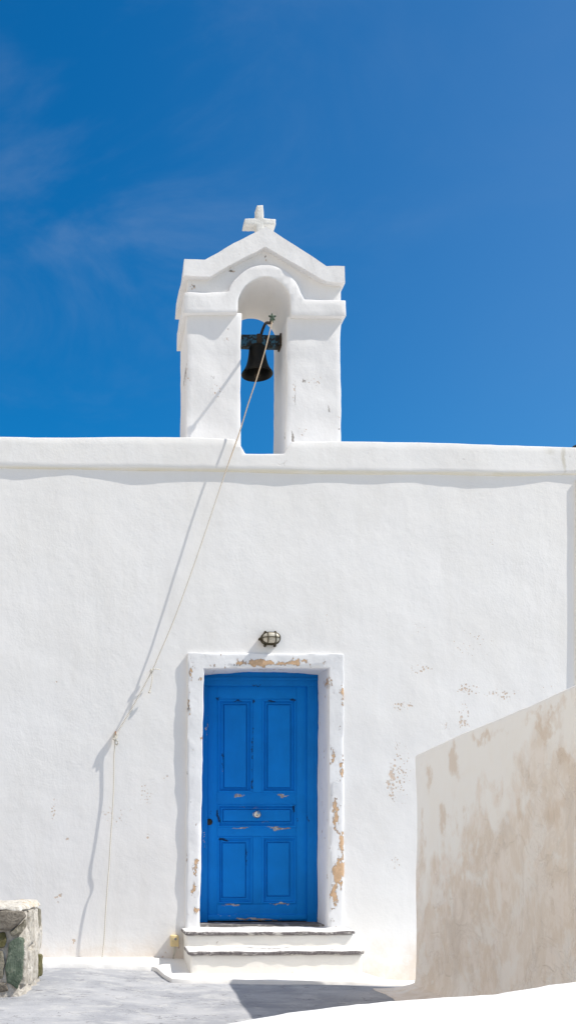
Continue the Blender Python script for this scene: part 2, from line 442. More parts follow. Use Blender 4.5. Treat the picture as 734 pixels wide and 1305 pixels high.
# parapet band with the notch between the gable legs
YP = -.026
top = [(-700, 551), (0, 557), (120, 557.5), (232, 558), (298, 559.5), (305, 564), (313, 578), (338, 578.5), (362, 578), (372, 562.5), (436, 561), (600, 565.5), (734, 570), (752, 570.5)]
pts = [XZ(px, py, YP) for px, py in top]
zb = [XZ(752, 605.5, YP), XZ(440, 603, YP), XZ(200, 599, YP), XZ(0, 596, YP), XZ(-700, 588, YP)]
bm = prism(pts + zb, YP, .80)
bm.edges.ensure_lookup_table()
zbs = [z for _, z in zb]
low = [e for e in bm.edges if all(abs(v.co.y - YP) < 1e-4 and min(abs(v.co.z - z) for z in zbs) < 1e-4 for v in e.verts)]
bmesh.ops.bevel(bm, geom=low, offset=.03, offset_type='OFFSET', segments=2, profile=.5, affect='EDGES')
es = [e for e in bm.edges if all(v.co.z > zt + .02 for v in e.verts) and e.calc_face_angle(0) > .4]
bmesh.ops.bevel(bm, geom=es, offset=.008, segments=2, profile=.5, affect='EDGES', clamp_overlap=True)
dice(bm, .08, 'xz'); wobble(bm, .010, 1.7, 1, .003, 9)
par = obj('parapet', bm, M_band, chapel)
# drip stain line painted/yellowed along the soffit is part of the soffit strip
# ------------------------------------------------------------------ bell gable
YG = .15; YB = YG + .60
def arc(cx, cy, r, a0, a1, n=20, ry=None):
    ry = ry or r
    return [(cx + r * math.cos(R(a0 + (a1 - a0) * k / n)), cy - ry * math.sin(R(a0 + (a1 - a0) * k / n))) for k in range(n + 1)]
def P(l, Y): return [XZ(px, py, Y) for px, py in l]
ac = (337, 387.5)
body = [(237.5, 600), (238.6, 352), (268, 348), (338, 306), (417, 352), (434, 356), (434.5, 600), (364.8, 600), (366, 403)] + \
       [(372.2, 402)] + arc(ac[0], ac[1], 35.4, 0, 180, 24) + [(301.4, 399), (307.8, 399.5), (306.6, 600)]
bm = prism(P(body, YG), YG, YB)
bevel_all(bm, .007, 2, .6); dice(bm, .05, 'xyz'); wobble(bm, .010, 3.0, 8, .005, 9)
gable = obj('bell_gable', bm, M_gable, chapel)
YC = YG - .045
lc = [(235.2, 373), (262, 373), (283, 371.5)] + arc(ac[0], ac[1], 49.5, 160, 18, 26) + [(389, 381.5), (412, 382), (441, 383), (440.5, 404), (412, 403), (371.2, 401.5)] + \
     arc(ac[0], ac[1], 34.2, 0, 180, 26) + [(302.6, 398.2), (268, 398), (234.4, 398.5)]
bm = prism(P(lc, YC), YC, YB + .05)
bevel_all(bm, .007, 2, .6); dice(bm, .05, 'yxz'); wobble(bm, .010, 3.3, 4, .005, 9)
obj('arched_cornice', bm, M_gable, gable)
YR = YG - .065
rc = [(234.8, 330.3), (262.5, 331), (338, 288.5), (416, 338.3), (439.3, 338.5), (439.3, 361), (416.5, 358.5), (338, 315), (268.5, 352), (233.5, 351.4)]
bm = prism(P(rc, YR), YR, YB + .07)
dice(bm, .045, 'xy'); wobble(bm, .010, 3.1, 14, .004, 9)
obj('raking_cornice', bm, M_gable, gable, smooth=20)
# cross
YX = .40
M_cross = plaster('lime_caked_cross', (.76, .75, .72), flaw=.9, lump=1.6, fine=3)
cx = [(327.3, 261.5), (335.8, 261.2), (336.4, 278.2), (351.8, 279), (351.6, 286.5), (336.3, 286.0), (336.5, 325), (326.8, 325), (327, 286.0), (311, 285.6), (312, 278.2), (327, 278.4)]
bm = prism(P(cx, YX), YX, YX + .11)
bevel_all(bm, .006, 2); dice(bm, .02, 'xz'); wobble(bm, .003, 8, 2, .0035, 40)
obj('cross', bm, M_cross, gable)

# ------------------------------------------------------------------ door surround (loft)
YF = -.029
chips = [(325, 845, 44, 8, 1.1), (342, 847, 60, 5, .7), (378, 844, 26, 7, 1.05), (272, 850, 14, 4, .6), (245, 860, 6, 22, .8), (254, 866, 6, 6, .9), (256.5, 941, 4, 8, .9), (241, 900, 4, 30, .5),
         (420, 870, 5, 14, .8), (435, 885, 6, 20, 1.0), (424, 960, 6, 26, .9), (435, 980, 5, 34, .9), (427, 1038, 8, 30, 1.15), (432, 1072, 8, 26, 1.2), (429, 1112, 13, 28, 1.5), (424, 1145, 7, 28, 1.05), (436, 1100, 4, 30, .8), (423, 1172, 4, 12, .8),
         (249, 1105, 6, 18, 1.1), (247, 1132, 5, 12, 1.1), (250, 1161, 6, 9, 1.2), (238, 1095, 3, 12, .6), (411, 1060, 5, 40, .7), (412, 1110, 4, 30, .7)]
M_sur = plaster('peeling_whitewash', (.80, .80, .81), chips=chips, Y=0.0, flaw=.2, lump=1.6, fine=1.0, streak=.2, chip_thr=.775, depth=.5, dark_col=(.10, .09, .08), dark=[(413.5, 1155, 4, 26, 1.5), (240, 905, 2.5, 14, .7), (238, 985, 2.5, 10, .6), (243, 1023, 2.5, 3, .9), (413, 965, 3, 8, .7), (290, 848, 30, 4, .5)])
NJ, NS = 44, 24
def outline(bl, tl, tr, br, bow=0.0):
    o = []
    for k in range(NJ): t = k / NJ; o.append((bl[0] + (tl[0] - bl[0]) * t, bl[1] + (tl[1] - bl[1]) * t))
    for k in range(NS): t = k / NS; o.append((tl[0] + (tr[0] - tl[0]) * t, tl[1] + (tr[1] - tl[1]) * t - bow * 4 * t * (1 - t)))
    for k in range(NJ + 1): t = k / NJ; o.append((tr[0] + (br[0] - tr[0]) * t, tr[1] + (br[1] - tr[1]) * t))
    return o
OUT = outline((236.4, 1192), (240, 832), (438, 833), (438.5, 1192))
INN = outline((254.8, 1192), (260.2, 852), (419.5, 851), (418.2, 1192), .8)
def ins(A, B, d):   # move outline A towards B by d pixels
    r = []
    for (x0, y0), (x1, y1) in zip(A, B):
        L = math.hypot(x1 - x0, y1 - y0); r.append((x0 + (x1 - x0) * d / L, y0 + (y1 - y0) * d / L))
    return r
innw = [XZ(*p, YF) for p in INN]
# back outline of the reveal: same opening, its head slightly arched
ibx = []
x0w, x1w = innw[NJ][0], innw[NJ + NS][0]
for i, (x, z) in enumerate(innw):
    tt = (x - x0w) / (x1w - x0w)
    lift = .030 * 4 * tt * (1 - tt) if NJ <= i <= NJ + NS else 0
    ibx.append((x, z + lift + (.004 if NJ <= i <= NJ + NS else 0)))
layers = []
def L_(pts, y): layers.append([(x, y, z) for x, z in pts])
wo_ = lambda o: [XZ(*p, YF) for p in o]
L_(wo_(OUT), .03); L_(wo_(OUT), YF + .006); L_(wo_(ins(OUT, INN, .7)), YF + .001)
for d in (4, 7.5, 11, 14.5): L_(wo_(ins(OUT, INN, d)), YF)
L_(wo_(ins(INN, OUT, 1.2)), YF + .002); L_(innw, YF + .012)
for k in range(1, 6):
    s_ = k / 5; L_([(a[0], a[1] + (b[1] - a[1]) * s_) for a, b in zip(innw, ibx)], YF + .012 + (.46 - YF - .012) * s_)
bm = bmesh.new()
vr = [[bm.verts.new(p) for p in l] for l in layers]
for p, q in zip(vr, vr[1:]):
    for i in range(len(p) - 1): bm.faces.new((p[i], p[i + 1], q[i + 1], q[i]))
bmesh.ops.recalc_face_normals(bm, faces=bm.faces[:])
if sum(f.normal.y * f.calc_area() for f in bm.faces if abs(f.normal.y) > .9) > 0: bmesh.ops.reverse_faces(bm, faces=bm.faces[:])
wobble(bm, .007, 5, 6, .003, 16)
obj('door_surround', bm, M_sur, chapel, smooth=50)

# ------------------------------------------------------------------ door
YD = .375                                  # face of the timber frame
YL = .400                                  # face of stiles and rails
def wood(name, base):
    t = NT(name, .62, .12)
    gr = t.noise(9, 6, .65, stretch=(9, 9, .5)); bigv = t.noise(2.4, 5, .6)
    col = t.mix(t.ramp(bigv, .35, .68), base, tuple(c * k for c, k in zip(base, (.9, .86, .86))))
    col = t.mix(t.ramp(gr, .52, .75, 0, .35), col, tuple(c * k for c, k in zip(base, (1.5, 1.18, 1.08))))
    ch = [(305, 1013, 18, 2.6, 1.0), (359, 1014, 12, 3.4, 1.25), (355, 1056, 26, 3.0, 1.4), (310, 1056, 26, 2.4, 1.0), (325, 1029.5, 40, 2.0, .75), (295, 1153, 22, 2.6, 1.1), (358, 1152.5, 26, 2.4, 1.1),
          (325, 1171, 60, 2.6, 1.35), (337, 1047, 10, 1.8, 1.0), (340, 1120, 2, 30, .5), (263, 930, 2, 40, .8), (260, 1070, 2.4, 30, .9), (283, 985, 1.5, 20, .5), (300, 1166, 60, 3, .5), (404, 1171, 3, 4, 1.0)]
    b = t.blobs(px_blobs(ch, .40, .1))
    nn = t.noise(24, 6, .65, stretch=(.8, 1, 3.5))
    sm = t.math('ADD', nn, t.math('MULTIPLY', b, .34)); f = t.ramp(sm, .73, .77)
    col = t.mix(t.math('MULTIPLY', f, .9), col, t.mix(t.ramp(t.noise(30, 3), .4, .6), (.50, .46, .40), (.34, .25, .18)))
    dk = [(278, 889, 8, 5, .9), (346, 893, 9, 2.6, 1.7), (372, 892, 7, 3, 1.6), (303, 893, 14, 1.6, 1.1), (322, 893, 3, 5, 1.2), (322, 950, 1.6, 60, .8), (284.5, 970, 1.4, 40, .8), (321, 1000, 2, 12, .9), (326, 874, 10, 2, 1.0),
          (279, 1040, 3, 18, 1.2), (268, 1036, 6, 7, .6), (285, 1071, 12, 3, 1.3), (315, 1090, 1.6, 26, .8), (374, 1030, 3, 12, .9), (378, 1040, 1.6, 14, .7), (391, 1044, 1.5, 20, .7), (258, 990, 2.4, 30, .5)]
    b2 = t.blobs(px_blobs(dk, .40, .1))
    n3 = t.noise(30, 6, .7, stretch=(1, 1, 1))
    f2 = t.ramp(t.math('ADD', n3, t.math('MULTIPLY', b2, .36)), .70, .75)
    col = t.mix(t.math('MULTIPLY', f2, .85), col, (.012, .016, .035))
    t.color(col)
    t.bump(t.math('SUBTRACT', t.math('MULTIPLY', gr, .5), t.math('ADD', t.math('MULTIPLY', f, .5), t.math('MULTIPLY', f2, .6))), .0022, .9)
    return t.m
M_blue = wood('blue_door_paint', (.0028, .205, .66))
M_frame = wood('blue_frame_paint', (.0026, .178, .58))
def pbox(x0, y0, x1, y1, Yf, Yb, bm, bev=.003):
    a = at(x0, y1, Yf); b = at(x1, y0, Yf)
    return box((a.x, Yf, a.z), (b.x, Yb, b.z), bm, bev)
# frame: arched head + two jambs
bm = bmesh.new()
xa, xb = at(240, 1000, YD).x, at(428, 1000, YD).x
ztop = at(333, 840, YD).z
pbox(252, 874, 264.6, 1178, YD, .47, bm); pbox(391.6, 874, 412, 1178, YD, .47, bm); pbox(252, 840, 412, 873.6, YD, .47, bm)
pbox(254, 863.5, 410, 866, YD - .009, YD + .01, bm, .002)      # bead across the head
pbox(401.5, 866.3, 404, 1178, YD - .007, YD + .01, bm, .002)
obj('door_frame', bm, M_frame, chapel)
bm = bmesh.new()
stiles = [(263.5, 873, 277, 1173.5), (322.3, 891, 333.7, 1010), (322.3, 1066, 333.7, 1152), (378, 873, 392.5, 1173.5)]
rails = [(277.2, 873, 377.8, 890.8), (277.2, 1010.2, 377.8, 1024.6), (277.2, 1054.6, 377.8, 1065.8), (277.2, 1152.2, 377.8, 1173.5)]
for q in stiles: pbox(*q, YL, .44, bm, .0015)
for q in rails: pbox(*q, YL + .0012, .44, bm, .0015)
pbox(262, 872, 393, 1173, .432, .445, bm, 0)                  # backing board
pbox(264.5, 1165.5, 391, 1172.5, YL - .012, YL + .01, bm, .004)   # weather bar
door = obj('door', bm, M_blue, chapel)
def loft_rects(rs, bm):
    vs = []
    for (x0, y0, x1, y1, Y) in rs:
        a = at(x0, y1, YL); b = at(x1, y0, YL)
        vs.append([bm.verts.new(c) for c in ((a.x, Y, a.z), (b.x, Y, a.z), (b.x, Y, b.z), (a.x, Y, b.z))])
    for p, q in zip(vs, vs[1:]):
        for i in range(4): bm.faces.new((p[i], p[(i + 1) % 4], q[(i + 1) % 4], q[i]))
    bm.faces.new(vs[-1])
panels = [((277.2, 891, 322.1, 1010), (285, 897.5, 315, 1004.5)), ((333.9, 891, 377.8, 1010), (340.5, 897.5, 371, 1004.5)),
          ((277.2, 1024.8, 377.8, 1054.4), (284, 1031, 371, 1047.5)),
          ((277.2, 1066, 322.1, 1152), (283, 1073.6, 313.8, 1144.5)), ((333.9, 1066, 377.8, 1152), (340, 1073, 369.6, 1142.5))]
for o_, i_ in panels:
    bm = bmesh.new()
    e = lambda r, d, Y: (r[0] + d, r[1] + d, r[2] - d, r[3] - d, Y)
    loft_rects([e(o_, -.6, .43), e(o_, -.3, YL + .003), e(o_, .9, YL - .006), e(o_, 2.2, YL - .004), e(o_, 3.0, YL + .015), e(o_, 4.0, YL + .015), e(i_, -1.3, YL + .006), e(i_, -.4, YL + .008), e(i_, 0, YL + .020), e(i_, .8, YL + .020), e(i_, 1.3, YL + .006)], bm)
    bmesh.ops.recalc_face_normals(bm, faces=bm.faces[:])
    obj('panel', bm, M_blue, door, smooth=25)
M_chrome = simple('worn_steel_knob', (.62, .60, .57), .28, 1.0, .3, 60, .2)
kc = at(326.5, 1038, YL + .006)
bm = lathe([(.001, .0), (.026, .0), (.030, .004), (.024, .009), (.012, .012), (.011, .030), (.020, .034), (.033, .045), (.036, .058), (.032, .070), (.020, .079), (.001, .081)], kc, 28, axis='y')
obj('knob', bm, M_chrome, door, smooth=60)
M_lock = simple('dark_brass_lock', (.05, .045, .038), .45, .8, .4, 60, .3)
lc_ = at(266.8, 1047.5, YL)
bm = lathe([(.001, -.004), (.029, -.004), (.029, .006), (.025, .010), (.020, .0105), (.018, .008), (.001, .008)], lc_, 24, axis='y')
box((lc_.x - .002, lc_.y - .0095, lc_.z - .009), (lc_.x + .002, lc_.y - .007, lc_.z + .009), bm)
obj('lock', bm, M_lock, door, smooth=50)
# dark stone threshold
M_stone = simple('dark_slate', (.115, .105, .098), .8, 0, .3, 9, .8, (.34, .32, .30), (.5, .66))
xs0, xs1 = innw[0][0] - .02, innw[-1][0] + .02; zs = at(333, 1174.8, .40).z
bm = box((xs0, .10, zs - .12), (xs1, .5, zs), None, .006); dice(bm, .05, 'x'); wobble(bm, .004, 12, 3)
obj('threshold', bm, M_stone, chapel)

# ------------------------------------------------------------------ steps
M_step = plaster('whitewashed_step', (.86, .84, .80), flaw=.6, streak=.3, lump=1.2, dirt_z=(.04, .1, .10, .12), chips=[(418, 1232, 8, 6, .7), (352, 1204, 6, 6, .6), (240, 1195, 4, 20, .5)], Y=-.3, chip_thr=.95)
def slab_mat():
    t = NT('worn_slate_nosing', .8, .25)
    n = t.noise(14, 7, .7, stretch=(.6, 1, 1.6)); n2 = t.noise(50, 4, .6)
    col = t.mix(t.ramp(n2, .35, .65), (.13, .115, .12), (.24, .22, .22))
    col = t.mix(t.ramp(n, .52, .60, 0, .9), col, (.60, .58, .55))
    # whitewash brushed over the tread, worn off along the nosing
    nrm = t.n('ShaderNodeNewGeometry').outputs['True Normal']
    sx = t.n('ShaderNodeSeparateXYZ'); t.l(nrm, sx.inputs[0])
    f = t.math('MULTIPLY', t.ramp(sx.outputs[2], .6, .9), t.ramp(t.noise(7, 6, .7, stretch=(.5, 1.3, 1)), .67, .52))
    col = t.mix(f, col, (.74, .73, .71))
    t.color(col); t.bump(n, .008, .8); return t.m
M_slab = slab_mat()
Y1, Y2 = -.32, -.68
z1 = at(340, 1187, Y1 - .02).z; z2 = at(340, 1212, Y2 - .02).z
xL, xR = at(236, 1187, Y1).x, at(452, 1187, Y1).x
x2L, x2R = at(240.5, 1213, Y2).x, at(463.5, 1213, Y2).x
bm = bmesh.new()
box((xL + .018, Y1, -.3), (xR - .012, .5, z1 - .030), bm); b2 = box((x2L + .02, Y2, -.3), (x2R - .012, Y1 + .02, z2 - .030)); merge(bm, b2)
bevel_all(bm, .012, 2); dice(bm, .06, 'xz'); wobble(bm, .006, 6, 9, .003, 18)
steps = obj('steps', bm, M_step, chapel)
def slab(lo, hi, seed):
    bm = box(lo, hi, None, .010, 2); dice(bm, .045, 'x'); wobble(bm, .007, 7, seed, .004, 22); return bm
obj('tread_slab', slab((xL, Y1 - .022, z1 - .030), (xR, .36, z1), 5), M_slab, steps)
obj('tread_slab', slab((x2L, Y2 - .022, z2 - .032), (x2R, Y1 + .01, z2), 11), M_slab, steps)

# ------------------------------------------------------------------ bell
M_bronze = simple('dark_bronze', (.013, .0115, .008), .5, .5, .5, 18, .4, (.007, .007, .006))
M_beam = simple('flaking_blue_iron', (.014, .013, .012), .7, .2, 0, 26, .8, (.03, .105, .165), (.47, .57))
M_rust = simple('rusty_iron', (.055, .040, .028), .75, .4, .3, 30, .6, (.12, .07, .04), (.52, .7))
M_verd = simple('green_copper', (.05, .075, .055), .7, .3, .5, 40, .6, (.13, .19, .14), (.45, .6))
YBell = .45
bc = at(327.8, 477, YBell)
bell = thing('church_bell', 'dark bronze bell hanging from a flaking blue beam in the gable arch', 'bell', bc)
prof = [(.001, .265), (.040, .264), (.062, .255), (.072, .238), (.074, .215), (.078, .175), (.086, .125), (.098, .080), (.117, .040), (.136, .014), (.142, .0), (.139, -.006), (.130, .0), (.112, .03), (.092, .075), (.080, .12), (.070, .18), (.064, .235), (.001, .245)]
obj('bell_body', lathe(prof, bc, 40), M_bronze, bell, smooth=50)
bm = lathe([(.001, .24), (.009, .24), (.009, .03), (.022, .01), (.028, -.008), (.022, -.026), (.008, -.036), (.008, -.05), (.001, -.052)], bc, 16)
obj('clapper', bm, M_rust, bell, smooth=60)
pl, pr = at(306.5, 436, YBell), at(356.9, 438, YBell)
bz = at(330, 436.5, YBell).z
bm = box((at(302, 436, YBell).x, YBell - .045, bz - .045), (pr.x + .03, YBell + .045, bz + .05), None, .006, 2); dice(bm, .03, 'x'); wobble(bm, .003, 14, 3)
obj('beam', bm, M_beam, bell)
bm = box((pr.x - .012, YBell - .058, bz - .055), (pr.x + .006, YBell + .058, bz + .062), None, .004); obj('beam_plate', bm, M_rust, bell)
bm = box((bc.x - .012, YBell - .052, bz - .08), (bc.x + .035, YBell + .052, bz + .058), None, .008)
b2 = lathe([(.001, .25), (.034, .25), (.030, .285), (.022, .30), (.001, .30)], bc, 16); merge(bm, b2)
obj('yoke_strap', bm, M_rust, bell)
arm = [at(332, 431, .45), at(333.5, 424, .42), at(336, 417, .36), at(338.5, 412.2, .27), at(341.5, 411.4, .14), at(344.5, 411.2, .03), at(346.5, 407, -.04)]
obj('lever', tube(smooth_path(arm), .0125, 10), M_rust, bell, smooth=60)
tip = at(347, 404.2, -.05)
bm = bmesh.new()
bmesh.ops.create_icosphere(bm, subdivisions=2, radius=.016, matrix=Matrix.Translation(tip))
for ang in (20, 95, 160, 235, 310):
    d = Vector((math.cos(R(ang)), 0, math.sin(R(ang))))
    tube([tip, tip + d * .022, tip + d * .034], [.011, .009, .004], 7, bm)
tube([tip + Vector((0, .01, -.04)), tip], [.012, .012], 8, bm)
obj('lever_knob', bm, M_verd, bell, smooth=60)

# ------------------------------------------------------------------ rope
def rope_mat():
    t = NT('hemp_rope', .9, .1)
    w = t.n('ShaderNodeTexWave'); w.inputs['Scale'].default_value = 38; w.inputs['Distortion'].default_value = 1.0; w.bands_direction = 'DIAGONAL'
    t.l(t.pos, w.inputs['Vector'])
    zf = t.ramp(t.z(), 3.9, 4.5)
    c = t.mix(t.ramp(w.outputs['Fac'], .25, .7), (.54, .49, .41), (.80, .77, .70))
    c = t.mix(t.math('MULTIPLY', zf, .6), c, (.52, .34, .18))
    t.color(c); t.bump(w.outputs['Fac'], .003, .8); return t.m
M_rope = rope_mat()
hook = at(147.5, 937, -.03)
rope = thing('bell_rope', 'thin twisted rope running from the bell lever down across the wall to a knot', 'rope', hook)
path = [(347, 409, -.05), (338, 446, -.062), (327, 483, -.068), (316, 516, -.072), (305, 552, -.075), (288, 600, -.075), (263, 675, -.072), (243, 733, -.066), (222, 790, -.058), (205, 830, -.05), (193.5, 856, -.043), (170, 900, -.032), (150, 933, -.024)]
wp = [at(*p) for p in path]
obj('pull_rope', tube(smooth_path(wp, 10), .0052, 7, twist=.5), M_rope, rope, smooth=60)
tail = [(148, 934, -.024), (146.5, 950, -.032), (146, 969, -.030), (145, 1005, -.033), (143, 1044, -.042), (141, 1082, -.050), (139, 1106, -.043), (138, 1122, -.058), (135, 1167, -.068), (132.5, 1200, -.062), (130.5, 1224, -.05)]
tp = [at(*p) for p in tail]
tp = [p + Vector((.003 * math.sin(i * 2.3), 0, 0)) for i, p in enumerate(tp)]
obj('rope_tail', tube(smooth_path(tp, 8), .0052, 7, twist=.5), M_rope, rope, smooth=60)
# knot at the hook: coiled turns
def coil(c, r, turns, h, ax, rad, seg=14):
    ax = Vector(ax).normalized(); u = ax.orthogonal().normalized(); w = ax.cross(u)
    n = int(turns * seg)
    return tube([c + ax * (h * (k / n - .5)) + (u * math.cos(2 * math.pi * k / seg) + w * math.sin(2 * math.pi * k / seg)) * r for k in range(n + 1)], rad, 6)
kn = at(147.5, 938, -.030)
bm = coil(kn, .014, 4, .05, (.2, 0, 1), .007)
merge(bm, coil(kn + Vector((-.004, -.004, -.03)), .013, 2.2, .022, (1, .2, .5), .0065))
merge(bm, tube(smooth_path([kn + Vector((0, -.012, -.035)), kn + Vector((.022, -.02, -.05)), kn + Vector((.015, -.014, -.075)), kn + Vector((-.006, -.012, -.06)), kn + Vector((-.004, -.01, -.03))]), .0055, 6))
obj('knot', bm, M_rope, rope, smooth=60)
t1 = at(193.5, 855, -.043)
bm = coil(t1, .010, 2.5, .022, (.45, 0, 1), .006)
merge(bm, tube(smooth_path([t1, at(198, 852.5, -.055), at(205, 853.5, -.045)]), .0042, 6))
obj('tie', bm, M_rope, rope, smooth=60)
p2 = [at(193.5, 856, -.043), at(194.3, 864, -.052), at(193, 873, -.05), at(190.8, 882, -.04)]
bm = tube(smooth_path(p2), .0046, 6)
b2 = bmesh.new(); bmesh.ops.create_icosphere(b2, subdivisions=2, radius=.0125, matrix=Matrix.Translation(p2[-1])); merge(bm, b2)
obj('tie_end', bm, M_rope, rope, smooth=60)
hk = at(147.5, 934, 0)
bm = tube(smooth_path([hk + Vector((0, .02, .006)), hk + Vector((0, -.02, .006)), hk + Vector((0, -.042, -.004)), hk + Vector((0, -.044, -.022)), hk + Vector((0, -.03, -.03))]), .006, 8)
M_hook = simple('orange_rust', (.30, .13, .045), .8, .2, .4, 40, .6)
h_ = obj('rope_hook', bm, M_hook, None, 60, hk); tag(h_, 'small rusty iron hook in the wall holding the rope knot', 'hook')

# ------------------------------------------------------------------ wall lamp
lcn = at(343.7, 815, -.0)
lamp = thing('wall_lamp', 'oval bulkhead lamp in a dark wire cage above the door', 'lamp', lcn)
M_lampm = simple('dark_weathered_metal', (.075, .062, .036), .6, .5, .3, 40, .4, (.14, .12, .08), (.55, .7))
t = NT('frosted_lamp_glass', .35, .5); t.color(t.mix(t.ramp(t.noise(30, 4), .4, .7), (.58, .54, .45), (.42, .37, .28)))
M_glass = t.m
w_, h_2 = .080, .050
def oval(s, y, n=40, ww=w_, hh=h_2):
    return [lcn + Vector((s * (ww * math.copysign(abs(math.cos(a)) ** .8, math.cos(a))), y, s * (hh * math.copysign(abs(math.sin(a)) ** .8, math.sin(a))))) for a in [2 * math.pi * k / n for k in range(n)]]
def dome(rings, bm=None):
    bm = bm or bmesh.new(); vs = [[bm.verts.new(p) for p in r] for r in rings]
    for p, q in zip(vs, vs[1:]):
        n = len(p)
        for i in range(n): bm.faces.new((p[i], p[(i + 1) % n], q[(i + 1) % n], q[i]))
    bm.faces.new(vs[0]); bm.faces.new(vs[-1]); bmesh.ops.recalc_face_normals(bm, faces=bm.faces[:]); return bm
obj('lamp_base', dome([oval(1.0, .03), oval(1.0, -.022), oval(.94, -.028)]), M_lampm, lamp, smooth=40)
obj('lamp_glass', dome([oval(.90, -.02), oval(.90, -.06), oval(.86, -.085), oval(.74, -.102), oval(.5, -.112), oval(.2, -.115)]), M_glass, lamp, smooth=60)
bm = bmesh.new()
for s_, y in ((1.0, -.030), (.97, -.070)):
    r = oval(s_, y); tube(r + [r[0], r[1]], .0045, 7, bm)
for xx in (-.033, .033):
    hh = h_2 * .98
    tube(smooth_path([lcn + Vector((xx, -.02, hh)), lcn + Vector((xx, -.07, hh * .98)), lcn + Vector((xx, -.105, hh * .72)), lcn + Vector((xx, -.121, 0)), lcn + Vector((xx, -.105, -hh * .72)), lcn + Vector((xx, -.07, -hh * .98)), lcn + Vector((xx, -.02, -hh))]), .0042, 7, bm)
tube(smooth_path([lcn + Vector((-w_, -.02, 0)), lcn + Vector((-w_ * .97, -.07, 0)), lcn + Vector((-w_ * .72, -.108, 0)), lcn + Vector((0, -.122, 0)), lcn + Vector((w_ * .72, -.108, 0)), lcn + Vector((w_ * .97, -.07, 0)), lcn + Vector((w_, -.02, 0))]), .0042, 7, bm)
obj('cage', bm, M_lampm, lamp, smooth=60)
for dx, dz in ((-.042, .058), (.042, .058), (-.042, -.056), (.042, -.056), (-.088, 0)):
    c = lcn + Vector((dx, -.024, dz))
    bm = lathe([(.001, -.024), (.011, -.024), (.011, .006), (.007, .010), (.007, .018), (.001, .019)], c, 10, axis='y')
    obj('lug', bm, M_lampm, lamp, smooth=50)

# ------------------------------------------------------------------ electric box
ec = at(222.3, 1198.5, 0)
ebox = thing('junction_box', 'small cream plastic electric box on the wall beside the steps', 'electric box', ec)
M_cream = simple('yellowed_plastic', (.74, .58, .30), .5, 0, .12, 8, .1)
bm = box((ec.x - .034, -.062, ec.z - .047), (ec.x + .034, .02, ec.z + .047), None, .005); obj('case', bm, M_cream, ebox)
M_dial = simple('grey_plug_face', (.30, .29, .28), .5, 0, .2, 30, .1)
bm = lathe([(.001, 0), (.011, 0), (.011, .004), (.008, .006), (.001, .006)], Vector((ec.x + .006, -.062, ec.z + .018)), 18, axis='y'); obj('dial', bm, M_dial, ebox)
for dz in (.020, .002):
    bm = lathe([(.001, 0), (.0035, 0), (.0035, .002), (.001, .002)], Vector((ec.x - .021, -.062, ec.z + dz)), 8, axis='y'); obj('screw', bm, M_dial, ebox)
M_cable = simple('pale_cable', (.60, .57, .50), .6, 0, .2, 20, .1)
zb_ = ec.z - .047
bm = tube(smooth_path([Vector((ec.x + .006, -.03, zb_ + .01)), Vector((ec.x + .005, -.03, zb_ - .05)), Vector((ec.x - .008, -.025, zb_ - .09)), Vector((ec.x - .004, -.02, zb_ - .15))]), .0045, 7)
tube(smooth_path([Vector((ec.x - .002, -.02, zb_ + .01)), Vector((ec.x - .004, -.03, zb_ - .04)), Vector((ec.x - .012, -.03, zb_ - .08)), Vector((ec.x - .012, -.015, zb_ - .12))]), .004, 7, bm)
obj('cable', bm, M_cable, ebox, smooth=60)

